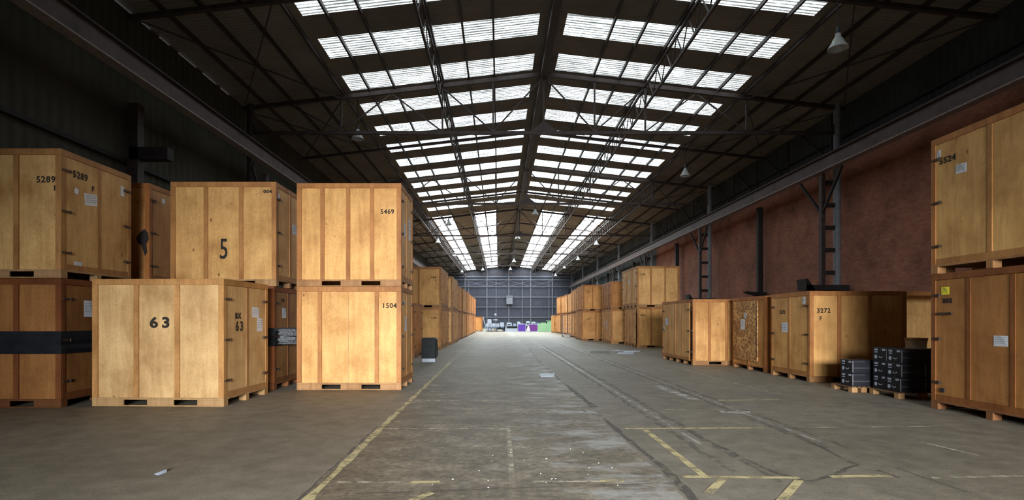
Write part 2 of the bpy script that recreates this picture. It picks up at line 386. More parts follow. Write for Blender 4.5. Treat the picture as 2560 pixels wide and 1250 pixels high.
# end wall framing: posts and girts
s0 = 12.95
for k in range(-3, 4):
    x = XR+k*4.2; mb = MB(); mb.box(x-.1, x+.1, YE-.22, YE-.01, 0, rz(x)-.15); trim(mb, M['girt'])
for k in (-1.85, -.58, .62, 1.84):
    x = XR+k*4.2; mb = MB(); mb.box(x-.07, x+.07, YE-.18, YE-.01, 0, pZ(702, YE)); trim(mb, M['girt'])
for v in (793.2, 767.7, 742.8, 717.3, 700, 692, 818):
    z = pZ(v, YE); mb = MB(); mb.box(XLF+.1, XRT-.1, YE-.3, YE-.2, z-.08, z+.08); trim(mb, M['girt'])
# cross bracing of the wind girder on the end wall
zt, zb2 = pZ(702, YE), pZ(717, YE)
for k in range(-2, 2):
    xa = XR+k*4.2; mb = MB()
    mb.bar((xa, YE-.34, zt), (xa+4.2, YE-.34, zb2), .05); mb.bar((xa, YE-.34, zb2), (xa+4.2, YE-.34, zt), .05); trim(mb, M['girt'])
# side wall girts
for z in (3.1, 6.05):
    mb = MB(); mb.box(XLF, XLF+.12, YB, YE, z-.06, z+.06); trim(mb, M['dark_steel'])
for z in (9.2,):
    mb = MB(); mb.box(XRT-.1, XRT+.02, YB, YE, z-.05, z+.05); trim(mb, M['dark_steel'])
mb = MB(); mb.box(XRT-.1, XRT+.02, 51.6, YE, 3.0, 3.1); trim(mb, M['dark_steel'])

# ---------------------------------------------------------------- roof sheets, skylights
bands = [(18.95+2.86*(n-2), 18.95+2.86*(n-2)+1.44) for n in range(0, 13)]
FY0, FY1 = 51.9, 107.0
def roofq(mb, d0, d1, y0, y1, s, dz=0, mi=0):
    for q, t in ((dz, 1), (dz+.05, -1)):
        P = [(XR+s*d0, y0, RZ-K*d0+q), (XR+s*d1, y0, RZ-K*d1+q), (XR+s*d1, y1, RZ-K*d1+q), (XR+s*d0, y1, RZ-K*d0+q)]
        mb.poly(P if t*s < 0 else P[::-1], mi)
wn = 0
for s, nm in ((-1, 'ceiling_left'), (1, 'ceiling_right')):
    mb = MB(); y = YB
    for a, b in bands: roofq(mb, 0, HW+.05, y, a, s); y = b
    roofq(mb, 0, HW+.05, y, FY0, s)
    for a, b in bands: roofq(mb, 0, .47, a, b, s); roofq(mb, 8.0, HW+.05, a, b, s)
    for d0, d1 in ((0,2.15),(4.15,6.25),(8.05,HW+.05)): roofq(mb, d0, d1, FY0, FY1, s)
    roofq(mb, 0, HW+.05, FY1, YE+.1, s)
    struct(mb.build(nm, M['roof']))
    for a, b in bands:
        wn += 1; mb = MB(); d0, d1 = .47, 8.0
        P = [(XR+s*d0,a,RZ-K*d0+.02),(XR+s*d1,a,RZ-K*d1+.02),(XR+s*d1,b,RZ-K*d1+.02),(XR+s*d0,b,RZ-K*d0+.02)]
        mb.poly(P if s < 0 else P[::-1]); struct(mb.build('window_%d' % wn, M['pane']))
    for d0, d1 in ((2.15,4.15),(6.25,8.05)):
        wn += 1; mb = MB()
        P = [(XR+s*d0,FY0,RZ-K*d0+.02),(XR+s*d1,FY0,RZ-K*d1+.02),(XR+s*d1,FY1,RZ-K*d1+.02),(XR+s*d0,FY1,RZ-K*d0+.02)]
        mb.poly(P if s < 0 else P[::-1]); struct(mb.build('window_%d' % wn, M['pane_far']))
        # glazing bars
        mb = MB(); dm = (d0+d1)/2; mb.bar((XR+s*dm,FY0,RZ-K*dm-.02),(XR+s*dm,FY1,RZ-K*dm-.02), .11, .06)
        yy = FY0+2.35
        while yy < FY1-1:
            mb.bar((XR+s*d0,yy,RZ-K*d0-.03),(XR+s*d1,yy,RZ-K*d1-.03), .09, .06); yy += 2.35
        trim(mb, M['steel'])
# purlins run the length of the hall
for s in (-1, 1):
    for d in (2.05, 3.1, 4.15, 6.17, 7.2, 8.3, 9.4, 10.5, 11.6):
        x = XR+s*d; z = RZ-K*d; mb = MB(); mb.box(x-.035, x+.035, YB, YE-.3, z-.15, z-.012); trim(mb, M['steel'])
mb = MB(); mb.box(XR-.13, XR+.13, YB, YE-.3, RZ-.42, RZ-.05); trim(mb, M['steel'])

# ---------------------------------------------------------------- roof trusses
ordw = ['first','second','third','fourth','fifth','sixth','seventh','eighth','ninth','tenth']
def truss(Y, label):
    t = thing('roof_truss', label, 'roof truss', (XR, Y, ZB), 0, 'steel roof trusses')
    top = lambda d: RZ-K*abs(d)-.24-ZB
    w = .07
    for s in (-1, 1):
        MB().bar((0,0,top(0)), (s*(HW-.15),0,top(HW-.15)), .14, .16).build('top_chord', M['steel'], t)
    MB().box(-(HW-.6), HW-.6, -.08, .08, -.06, .06).build('bottom_chord', M['steel'], t)
    for d in (-8.4, -4.2, -2.1, 0, 2.1, 4.2, 8.4):
        MB().bar((d,0,.06), (d,0,top(d)-.08), w, w).build('post', M['steel'], t)
    for s in (-1, 1):
        for a, b in ((2.1,0),(2.1,4.2),(4.2,6.3),(8.4,6.3),(8.4,10.5)):
            MB().bar((s*a,0,.06), (s*b,0,top(b)-.08), .055, .055).build('diagonal', M['steel'], t)
        MB().bar((s*(HW-.7),0,.0), (s*(HW-.3),0,top(HW-.3)), w, w).build('end_post', M['steel'], t)
    g = MB(); g.poly([(-.55,-.09,.06),(.55,-.09,.06),(.08,-.09,.42),(-.08,-.09,.42)]); g.poly([(-.55,.09,.06),(-.08,.09,.42),(.08,.09,.42),(.55,.09,.06)])
    g.poly([(-.55,-.09,.06),(-.08,-.09,.42),(-.08,.09,.42),(-.55,.09,.06)]); g.poly([(.55,-.09,.06),(.55,.09,.06),(.08,.09,.42),(.08,-.09,.42)])
    g.build('gusset', M['steel'], t)
    return t
tl = ['dark steel roof truss overhead, nearest of those crossing the ribbed skylights',
      'second steel truss crossing the ribbed skylights',
      'dark steel truss where ribbed skylights give way to long glazing strips',
      'steel truss crossing the long glazing strips, nearest of four', 'steel truss crossing the long glazing strips, second of four',
      'steel truss crossing the long glazing strips, third of four', 'pale steel truss nearest the grey end wall']
for Y, l in zip(TR[1:], tl): truss(Y, l)
# light rafters half way between the trusses
for i, Y in enumerate([16.15, 30.25, 44.35, 58.45, 72.5, 86.6, 100.7]):
    mb = MB()
    for s in (-1, 1): mb.bar((XR, Y, RZ-.26), (XR+s*(HW-.1), Y, RZ-K*HW-.26), .15, .12)
    trim(mb, M['steel'])
# lattice girders along the hall
for s, sd in ((-1, 'left'), (1, 'right')):
    for d, w_ in ((4.2, 'inner'), (8.35, 'outer')):
        x = XR+s*d; zt = RZ-K*d-.22; zb_ = zt-.95
        ys_ = 12 if d < 5 else 37.3
        g = thing('lattice_girder', '%s lattice girder running down the %s roof slope' % (w_, sd), 'girder', (x, ys_, zb_), 0, 'long lattice girders under the roof')
        MB().box(-.04, .04, 0, YE-ys_-.4, .95-.09, .95).build('top_chord', M['steel'], g)
        MB().box(-.04, .04, 0, YE-ys_-.4, 0, .09).build('bottom_chord', M['steel'], g)
        y = 4.15 if d < 5 else 3.6
        while y+ys_ < YE-3.7:
            mb = MB()
            for k in range(6):
                a = y-3.525+k*1.175; mb.bar((0,a,.07),(0,a+.5875,.87),.035,.035); mb.bar((0,a+.5875,.87),(0,a+1.175,.07),.035,.035)
            mb.build('web', M['steel'], g); y += 7.05
# wind bracing rods in the roof plane
for Y0 in (16.15, 23.3, 37.4, 51, 65.5, 80):
    for s in (-1, 1):
        mb = MB(); z0 = lambda d: RZ-K*d-.3
        for a, b in ((8.4, 12.4), (12.4, 8.4)):
            mb.bar((XR+s*a, Y0, z0(a)), (XR+s*b, Y0+7, z0(b)), .035, .035)
        trim(mb, M['steel'])
for Y0 in (51, 65.5, 79.6, 93.9):
    mb = MB()
    for s in (-1, 1): mb.bar((XR, Y0, RZ-.45), (XR+s*2.1, Y0+7, RZ-.5), .04, .04)
    trim(mb, M['steel'])

# ---------------------------------------------------------------- columns, crane girders
def column(Y, s, label, plinth=True):
    xo = XRT-.45 if s > 0 else XLF+.45; xi = xo-s*.62
    t = thing('lattice_column', label, 'column', (xo, Y, 0), 0, 'columns along the %s wall' % ('right' if s > 0 else 'left'))
    b = 2.95 if s > 0 else 0
    MB().cyl((0,0,b), (0,0,rz(xo)-.1), .14, n=14).build('outer_leg', M['pipe'] if s > 0 else M['steel'], t)
    MB().box(xi-xo-.08, xi-xo+.08, -.1, .1, b, 7.55).build('inner_leg', M['steel'], t)
    for i in range(5):
        z = b+.45+i*.93; MB().box(min(0,xi-xo)+.06, max(0,xi-xo)-.06, -.07, .07, z, z+.16).build('rung', M['dark_steel'], t)
    for q in (-1, 1): MB().bar((xi-xo, 0, 5.9), (xi-xo-s*.1, q*1.5, 7.5), .09, .09).build('knee_brace', M['dark_steel'], t)
    if s > 0:
        p = MB(); p.box(-1.45, .3, -.35, .35, 2.75, 2.95)
        p.hexa([(-1.45,-.35,2.75),(-1.1,-.35,2.75),(-1.1,.35,2.75),(-1.45,.35,2.75),(-1.5,-.35,3.2),(-1.4,-.35,3.2),(-1.4,.35,3.2),(-1.5,.35,3.2)])
        p.build('foot_bracket', M['dark_steel'], t)
        MB().box(-.3, .3, -.3, .3, 0, 2.75).build('pier', M['dark_steel'], t)
    return t
ol = ['nearest brick bay', 'second brick bay', 'end of the brick wall']
for i, Y in enumerate(TR[1:]):
    column(Y, 1, ['ladder-like steel column with grey pipe leg, nearest on the brick wall', 'ladder-like steel column on the brick wall, second from camera',
                  'steel column where brick meets dark cladding', 'steel column on the right dark cladding, nearest of four', 'steel column on the right dark cladding, second of four',
                  'steel column on the right dark cladding, third of four', 'steel column on the right, nearest the end wall'][i])
    column(Y, -1, ['dark steel column on the left wall behind the crate marked 5', 'dark steel column on the left wall, second from camera', 'dark steel column on the left wall, third from camera',
                   'dark steel column on the left wall, fourth from camera', 'dark steel column on the left wall, fifth from camera', 'dark steel column on the left wall, sixth from camera',
                   'dark steel column on the left wall, nearest the end wall'][i])
for i, Y in enumerate([30.3, 44.4, 58.5, 72.6, 86.7]):
    x = XRT-.35; t = thing('wall_post', ['single dark steel post on brick between two ladder columns', 'dark steel post on the last brick bay', 'dark steel post on right cladding, nearest of three',
                     'dark steel post on right cladding, middle of three', 'dark steel post on right cladding, farthest of three'][i], 'post', (x, Y, 0), 0, 'posts between the right columns')
    MB().box(-.13, .13, -.12, .12, 2.9, 7.6).build('shaft', M['dark_steel'], t)
    p = MB(); p.hexa([(-.75,-.3,3.0),(.25,-.3,2.72),(.25,.3,2.72),(-.75,.3,3.0),(-.8,-.3,3.06),(.25,-.3,3.0),(.25,.3,3.0),(-.8,.3,3.06)]); p.build('foot_bracket', M['dark_steel'], t)
    MB().box(-.2, .2, -.2, .2, 0, 2.72).build('pier', M['dark_steel'], t)
t = thing('wall_post', 'dark steel post on the left wall above the near crates', 'post', (XLF+.3, 16.1, 0))
MB().box(-.15, .15, -.15, .15, 0, 7.7).build('shaft', M['steel'], t); MB().box(-.1, 1.0, -.15, .15, 6.1, 6.45).build('bracket', M['dark_steel'], t)
def crane(x, z, y1, label):
    t = thing('crane_girder', label, 'girder', (x, YB+.2, z)); L = y1-YB-.2
    MB().box(-.16, .16, 0, L, 0, .04).build('bottom_flange', M['flange'], t)
    MB().box(-.03, .03, 0, L, .04, .56).build('web', M['rail'], t)
    MB().box(-.14, .14, 0, L, .56, .60).build('top_flange', M['steel'], t)
    MB().box(-.04, .04, 0, L, .60, .68).build('rail', M['iron'], t)
crane(XRT-1.15, 7.60, 105.2, 'long steel crane girder along the right wall above brickwork')
crane(XLF+1.35, 7.75, 105.2, 'long rust-brown crane girder along the dark left wall')
# diagonal bracing above the right girder
for Y0 in (24, 27.6, 31, 34, 38, 41, 44.6, 47.5):
    mb = MB(); mb.bar((XRT-.2, Y0, 8.3), (XRT-.2, Y0+2.4, 10.2), .06, .06); mb.box(XRT-.23, XRT-.17, Y0-.04, Y0+.04, 8.2, 10.3); trim(mb, M['dark_steel'])

# ---------------------------------------------------------------- pendant lamps
def bell_lamp():
    t = thing('pendant_lamp', 'x', 'lamp', (0,0,0))
    MB().lathe([(.03,.44),(.07,.42),(.09,.30),(.13,.26),(.17,.16),(.24,.06),(.27,0),(.25,.0),(.22,.06),(.15,.15),(.11,.24),(.02,.26)], n=20).build('shade', M['lamp'], t)
    MB().cyl((0,0,.40),(0,0,.62),.06,.05,12).build('ballast_housing', M['blackpl'], t)
    MB().cyl((0,0,.6),(0,0,1.0),.012,n=6).build('cord', M['dark_steel'], t)
    MB().cyl((0,0,.06),(0,0,.24),.06,.03,10).build('bulb', M['paper'], t)
    return t
def copy_tree(o):
    r = o.copy(); COL.objects.link(r)
    for ch in list(o.children):
        c = ch.copy(); COL.objects.link(c); c.parent = r
        for g in ch.children:
            e = g.copy(); COL.objects.link(e); e.parent = c
    return r
lamps = [(894,348,24.1,'white bell lamp left of the ribbed skylights, above the left crates'), (2095,122,15.6,'round white lamp shade high in the dark right roof'),
         (1713,440,30,'white bell lamp above the brick wall, right of the ribbed skylights'), (1122,563,45,'dark bell lamp silhouetted against the leftmost glazing strip'),
         (1338,537,41,'bell lamp between ridge and inner right glazing strip'), (1095,607,55,'pale bell lamp left of the leftmost glazing strip'),
         (1491,612,56,'pale bell lamp right of the rightmost glazing strip'), (1294,597,53.5,'pale lamp just under the ridge by a truss node'),
         (1285,655,70,'bell lamp hanging under the far ridge'), (1136,640,67,'lamp left of the far glazing, above the left crate row'),
         (1389,690,92,'white bell lamp low before the end wall, right side'), (1445,650,68,'flat white lamp over the right crate row, nearer'),
         (1411,671,81,'flat white lamp over the right crate row, farther'), (1276,675,84,'small lamp centred before the end wall'),
         (1207,676,86,'small lamp before the end wall, left of centre'), (1155,681,88,'small lamp at the far end above the left crate row')]
proto = bell_lamp()
for i, (u, v, Y, lb) in enumerate(lamps):
    o = proto if i == 0 else copy_tree(proto); o['label'] = lb; o['group'] = 'pendant lamps under the roof'
    o.location = (pX(u, Y), Y, pZ(v, Y)); 
    if i > 0: o.scale = (1,1,1)
# each cord reaches the roof steel
for o in [x for x in COL.objects if x.name.startswith('pendant_lamp')]:
    for c in o.children:
        if c.name.startswith('cord'):
            L = rz(o.location.x)-o.location.z+.02-.6
            c.data = MB().cyl((0,0,.6),(0,0,.6+max(L,.2)),.014,n=6).mesh('cord', M['dark_steel'])

# ---------------------------------------------------------------- crates
def text_mesh(txt, size, sx=1.0, bold=.0):
    c = bpy.data.curves.new('stencil', 'FONT'); c.body = txt; c.size = size; c.align_x = 'CENTER'; c.align_y = 'CENTER'
    c.extrude = .0015; c.offset = bold; c.space_character = 1.45 if txt == '63' else 1.15; c.resolution_u = 3
    o = bpy.data.objects.new('tmp', c); COL.objects.link(o)
    dg = bpy.context.evaluated_depsgraph_get(); me = bpy.data.meshes.new_from_object(o.evaluated_get(dg))
    bpy.data.objects.remove(o); me.materials.clear(); me.materials.append(M['stencil'])
    for v in me.vertices: v.co.x *= sx
    return me
class Crate:
    def __init__(s, corner, z, W_, D, H, side, th, label, tint=(1,1,1), ftint=None, nf=3, ns=1, door=True, detail=2, base=True,
                 group=None, name='wooden_crate', front_b=None, panel='panel', sideface_door=True, ajar=0):
        s.W, s.D, s.H, s.side = W_, D, H, side
        c, n = math.cos(th), math.sin(th); lx, ly = side*W_/2, -D/2
        s.t = t = thing(name, label, 'crate', (corner[0]-(c*lx-n*ly), corner[1]-(n*lx+c*ly), z), th, group)
        ftint = ftint or tint; bt = tuple(tint)+(1,); ft = tuple(ftint)+(1,)
        z0, z1, e = .15, H, .028; X, Yh = W_/2, D/2
        bd = MB().box(-X+e, X-e, -Yh+e, Yh-e, z0, z1-.01).build('panel_box', M[panel], t); bd.color = bt
        # frame: corner posts, rails, battens
        fr = MB(); cw = .10
        for sx in (-1, 1):
            for sy in (-1, 1):
                fr.box(sx*X, sx*(X-cw), sy*Yh, sy*(Yh-e), z0, z1-.11); fr.box(sx*X, sx*(X-e), sy*(Yh-e), sy*(Yh-cw), z0, z1-.11)
        for sy in (-1, 1): fr.box(-X, X, sy*Yh, sy*(Yh-e), z1-.11, z1-.004)
        for sx in (-1, 1): fr.box(sx*X, sx*(X-e), -Yh+e, Yh-e, z1-.11, z1-.004)
        s.fb = front_b or [k/(nf+1) for k in range(1, nf+1)]
        for q in s.fb:
            x = -X+q*W_; fr.box(x-.045, x+.045, -Yh, -Yh+e, z0, z1-.11)
            if detail > 0: fr.box(x-.045, x+.045, Yh, Yh-e, z0, z1-.11)
        ds = side
        for sx in (-1, 1):
            if sx == ds and door: continue
            for k in range(1, ns+1):
                y = -Yh+k/(ns+1)*D; fr.box(sx*X, sx*(X-e), y-.045, y+.045, z0, z1-.11)
        fo = fr.build('frame', M['frame'], t, bevel=.004 if detail > 1 else 0); fo.color = ft
        # base with fork slots
        b = MB(); sl = [(.24,.42),(.62,.80)]
        for sy in (-1, 1):
            y0, y1 = sy*Yh, sy*(Yh-.03); b.box(-X, X, y0, y1, .115, .15); b.box(-X, X, y0, y1, 0, .022)
            xs = [0]+[q for a in sl for q in a]+[1]
            for i in range(0, 6, 2): b.box(-X+xs[i]*W_, -X+xs[i+1]*W_, y0, y1, .022, .115)
        nb = 3 if D < 2.6 else 5
        for sx in (-1, 1):
            b.box(sx*X, sx*(X-.06), -Yh+.03, Yh-.03, .115, .15)
            for i in range(nb):
                y = -Yh+.09+i*(D-.18)/(nb-1); b.box(sx*X, sx*(X-.14), y-.06, y+.06, 0, .115)
        b.box(-X+.1, X-.1, -Yh+.05, Yh-.05, .13, .149)
        bo = b.build('pallet_base', M['base'], t, bevel=.003 if detail > 1 else 0); bo.color = ft
        if door:
            ajx = .0
            dm = MB(); t0, t1 = X-e, X-.012
            dm.box(ds*t0, ds*t1, -Yh+.1, Yh-.1, z0+.10, z1-.115)
            for k in range(1, ns+1):
                y = -Yh+k/(ns+1)*D; bw = .04 if detail > 1 else .07; dm.box(ds*t1, ds*(X-.002+(0 if detail > 1 else .02)), y-bw, y+bw, z0+.10, z1-.115, 1)
            dm.box(ds*t0, ds*(X-.003), -Yh+.1, Yh-.1, z0, z0+.098, 1)
            do = dm.build('door', [M[panel], M['frame']], t); do.color = bt
            if ajar:
                for v in do.data.vertices: v.co.x += ds*ajar*max(0, (Yh-v.co.y)/D)
            if detail > 0:
                for sy in (-1, 1):
                    for zz in (.20, .52, .84):
                        h = MB(); y = sy*(Yh-.13); h.box(ds*(X-.014), ds*(X+.02+ajar*(sy < 0)), y-.10, y+.10, H*zz-.017, H*zz+.017); h.cyl((ds*(X+.015), y-sy*.07, H*zz-.03), (ds*(X+.015), y-sy*.07, H*zz+.03), .014, n=8)
                        ho = h.build('latch', M['iron'], do)
        s.z0 = z0
    def text(s, face, fx, z, txt, size=.14, sx=1.0, bold=.004, name='stencil_mark', tilt=0):
        o = bpy.data.objects.new(name, text_mesh(txt, size, sx, bold)); COL.objects.link(o); o.parent = s.t
        s._put(o, face, fx, z, tilt); return o
    def _put(s, o, face, fx, z, tilt=0, off=.003):
        X, Y = s.W/2, s.D/2
        if face == 'front': o.location = (-X+fx*s.W, -Y+.028-off, z); o.rotation_euler = Euler((math.pi/2, tilt, 0))
        else:
            y = -Y+fx*s.D; o.location = (s.side*(X-.012+off), y, z)
            o.rotation_euler = Euler((math.pi/2, tilt, s.side*math.pi/2))
    def paper(s, face, fx, z, w=.22, h=.28, mat='paper', tilt=0, name='paper_notice', off=.004):
        mb = MB(); mb.poly([(-w/2,-h/2,0),(w/2,-h/2,.002),(w/2,h/2,0),(0,h/2,.006),(-w/2,h/2,.001)])
        mb.box(-w/2, w/2, -h/2, h/2, -.001, 0)
        if w > .12:
            for i in range(4): mb.box(-w*.38, w*(.38-.1*(i%2)), h*(.32-.17*i), h*(.32-.17*i)+h*.02, .0035, .0065, 1)
        o = mb.build(name, [M[mat], M['bluegrey']], s.t); s._put(o, face, fx, z, tilt, off); return o
    def band(s, z0, z1, mat='wrap'):
        X, Y = s.W/2+.012, s.D/2+.012; mb = MB(); n = 5
        ring = []
        for k in range(n+1):
            z = z0+(z1-z0)*k/n; j = .012*math.sin(k*2.3)
            ring.append([(-X-j,-Y-j,z),(X+j,-Y-j,z),(X+j,Y+j,z),(-X-j,Y+j,z)])
        for a, b in zip(ring[:-1], ring[1:]):
            for i in range(4): k2 = (i+1) % 4; mb.poly([a[i], a[k2], b[k2], b[i]])
        mb.poly(ring[-1]); mb.poly(ring[0][::-1])
        return mb.build('wrap_band', M[mat], s.t)
H0 = 2.24
GREY = (.86,.98,1.05); DARK = (.60,.50,.45); RED = (.95,.78,.62); PALE = (1.05,1.08,1.15); STD = (1,1,1)
# ---- near left
c = Crate((-7.56,9.66), 0, 2.35, 1.85, H0, 1, 0, 'brown crate belted with black wrap at the far left, bottom of its stack', (.36,.27,.20), (.34,.22,.15), nf=2)  # brown wood, tint lowered further for the dim light at far left
c.band(.93, 1.32); c.paper('side', .35, 1.72, .2, .3); c.paper('side', .5, 2.05, .25, .08)
c = Crate((-7.56,9.66), H0, 2.35, 1.85, H0, 1, 0, 'pale plywood crate stencilled 5289 F, on the black-wrapped crate at far left', (.82,.88,.92), nf=2)
c.text('side', .25, 1.87, '5289', .17, .95); c.text('side', .42, 1.71, 'F', .13); c.text('front', .88, 1.70, '5289', .15); c.text('front', .95, 1.55, 'F', .12)
c.paper('side', .40, 1.50, .36, .22, tilt=-.12); c.paper('side', .2, 1.58, .1, .10, tilt=.2); c.paper('side', .86, 1.86, .11, .2); c.paper('side', .22, .27, .2, .1)
c = Crate((-7.56,12.1), 0, 2.3, 1.75, H0, 1, 0, 'crate on the floor hidden behind the black-wrapped far left stack', DARK)
c = Crate((-7.56,12.1), H0, 2.3, 1.75, H0, 1, 0, 'upper crate with a torn black hole at its edge, between crates 5289 and 5', (.78,.66,.58), RED)
c.paper('side', .62, 1.42, .28, .24, tilt=-.1); c.paper('side', .3, 1.95, .12, .1)
hm = MB(); P = [(0,.42),(.10,.30),(.12,.1),(.05,-.06),(.08,-.3),(.02,-.42),(-.07,-.1),(-.18,-.02),(-.22,.14),(-.12,.3)]
hm.poly([(x*.8, y*.7, 0) for x, y in P]); hm.poly([(x*.8, y*.7, .004) for x, y in P]); ho = hm.build('torn_hole_shade', M['dark_steel'], c.t)  # flat dark patch stands in for the shade inside the hole
c._put(ho, 'front', .955, .95, 0, .034)
c = Crate((-4.80,9.76), 0, 2.36, 1.72, H0, 1, math.radians(-2.0), 'light plywood crate marked 63 and BX 63, standing alone in front at left', (.84,.93,1.12), (.98,1.05,1.05), front_b=[.335,.645])
c.text('front', .51, 1.46, '63', .25, 1.2, .010, name='stencil_number'); c.text('side', .33, 1.39, '63', .24, .95, .009, name='stencil_number'); c.text('side', .30, 1.585, 'BX', .145, 1.1, .006)
c.paper('side', .70, 1.66, .30, .20, tilt=.05); c.paper('side', .80, 1.42, .24, .26)
c = Crate((-4.84,12.05), 0, 2.27, 1.65, H0, 1, 0, 'dark brown crate with black wrap and loose shiny film, behind crate 63', (.50,.42,.36), (.62,.40,.27))
c.band(.95, 1.34); c.paper('side', .35, 1.67, .24, .22); c.text('side', .3, 1.95, '1181', .10)
fmb = MB(); rnd = random.Random(3)
for k in range(34):
    z = .98+.34*rnd.random(); y0 = -.7+rnd.random()*.3; x0 = c.W/2+.02
    a = Vector((x0, y0, z)); b = a+Vector((.16+.18*rnd.random(), .5+.5*rnd.random(), -.12+.08*rnd.random())); w_ = Vector((0,.01,.012+.03*rnd.random()))
    mid = (a+b)/2+Vector((.08,0,.03)); fmb.poly([a, mid, mid+w_, a+w_]); fmb.poly([mid, b, b+w_*.4, mid+w_])
fmb.build('loose_film', M['film'], c.t)
c = Crate((-4.78,12.0), H0, 2.27, 1.65, H0, 1, 0, 'plywood crate with a large hand-painted 5, stacked behind crate 63', (1.0,1.0,.96), nf=2)
c.text('front', .50, .78, '5', .62, .66, .004, name='painted_number'); c.text('front', .915, 2.03, '004', .10, 1.1)
c.paper('side', .66, 1.38, .28, .22); c.paper('side', .1, 1.95, .1, .14)
c = Crate((-2.12,12.11), 0, 2.26, 1.63, H0, 1, 0, 'orange plywood crate stencilled 1504, under crate 5469', (1.0,.95,.88), (.95,.88,.80), front_b=[.22,.765], detail=2)
c.text('front', .885, 1.82, '1504', .15, .95); c.paper('side', .4, 1.42, .22, .34); c.paper('side', .3, 1.9, .2, .08)
MB().box(-.004+(.49-.5)*2.26, .004+(.49-.5)*2.26, -1.63/2+.024, -1.63/2+.03, .16, H0-.12).build('panel_joint', M['base'], c.t)
c = Crate((-2.12,12.11), H0, 2.26, 1.63, H0, 1, 0, 'plywood crate stencilled 5469 with bleached patches, on top of crate 1504', (1.06,1.0,.90), (.96,.86,.76), front_b=[.245,.49,.72])
c.text('front', .865, 1.62, '5469', .14, .95); c.paper('side', .35, 1.3, .2, .3); c.paper('side', .72, 1.4, .24, .5)
# ---- left row beyond
Crate((-3.38,22.3), 0, 2.3, 2.4, 2.2, 1, 0, 'single low crate just past the tall 1504 stack, before the double left row', RED, ns=3, detail=1)
Crate((-3.40,19.7), 0, 2.3, 2.4, 2.2, 1, 0, 'low crate behind the 1504 stack beside the black cabinet', RED, ns=3, detail=1)
lt = [(1,.92,.82),(1,.96,.9),(.80,.66,.50),(1.0,.95,1.0),(1.05,.9,.76),(1.08,.96,.85),(1.05,.88,.74),(1.08,.84,.70)]
ys = [(28.8,-2.98,4.1),(35.0,-2.90,4.6),(40.1,-3.02,4.7),(45.4,-2.96,4.8),(50.6,-2.92,3.8),(54.8,-2.95,4.6),(59.7,-2.95,4.7),(64.8,-2.92,4.6)]
pos = ['nearest stack of the far left row, by the black cabinet','second stack of the far left row','third stack of the far left row, red-brown','fourth stack of the far left row',
       'fifth stack of the far left row','sixth stack of the far left row','seventh stack of the far left row','last stack of the far left row']
pos[2] = 'third stack of the far left row'
for i, (y, x, D) in enumerate(ys):
    hl, hu = (2.16, 2.10) if i < 2 else (2.1, 2.0)
    for lv in range(2):
        jx = random.uniform(-.05, .05) if lv else 0; t_ = lt[i]; q = random.uniform(.92, 1.05); t_ = tuple(a*q*(1.0 if i in (0,3) else k_) for a, k_ in zip(t_, (1.15,1.22,1.5)))  # far stacks tinted paler to stand for haze and overexposure, same wood
        c = Crate((x+jx, y), 0 if lv == 0 else hl, 2.3, D, hl if lv == 0 else hu, 1, 0, '%s crate of the %s' % ('upper' if lv else 'lower', pos[i]), t_,
                  tuple(a*(.75 if i else .9) for a in t_), ns=3, nf=1 if i == 0 else 2, detail=1 if i < 3 else 0, group='crates stacked two high down the left side')
        if i == 0 and lv: c.text('front', .83, 1.55, '3463', .13); c.text('front', .88, 1.38, 'F', .12)
        if i == 0 and not lv: c.text('front', .83, 1.62, '1150', .13)
Crate((-2.30,76), 0, 1.8, 1.3, 2.0, 1, 0, 'lone orange crate past the end of the left row, by a leaning board', (1.1,.85,.7), nf=0, ns=0, detail=0)
# ---- right side
c = Crate((7.44,7.35), 0, 1.65, 2.3, 2.30, -1, 0, 'brown crate with a yellow label at the right edge, bottom of its stack', (.55,.43,.34), (.55,.42,.34), ns=2)  # brown tint lowered to offset the strong door light on this stack
c.paper('side', .87, 2.00, .17, .13, 'yellow_paper', name='yellow_label'); c.text('side', .85, 1.83, '805', .11, 1.1); c.paper('side', .42, 1.2, .24, .16)
MB().box(-.835-.01, -.815, .70, .98, 1.60, 1.64).build('metal_slot', M['iron'], c.t); MB().box(-.835, -.815, .86, .93, .30, .37).build('square_hole_shade', M['dark_steel'], c.t)  # square hole is a dark plate painting the shade inside it
c = Crate((7.44,7.35), 2.30, 1.65, 2.3, 2.30, -1, 0, 'light plywood crate stencilled 5524 at the right edge, top of its stack', (.98,1.0,.95), (.95,.85,.75), ns=1)
c.text('side', .85, 1.88, '5524', .14, 1.1); c.paper('side', .73, 1.66, .22, .15, tilt=.06); c.paper('side', .93, 2.02, .09, .12)
c = Crate((7.54,13.6), 0, 2.36, 1.95, 2.22, -1, 0, 'large plywood crate stencilled 3272 F, on the floor behind the black boxes', (.96,.90,.82), (.95,.85,.75), front_b=[.31,.625])
c.text('front', .15, 1.74, '3272', .15); c.text('front', .12, 1.55, 'F', .14); c.text('side', .68, 1.72, '3272', .13); c.text('side', .50, 1.54, 'F', .13)
c.paper('side', .62, 1.32, .32, .26); c.paper('side', .14, 2.0, .13, .18)
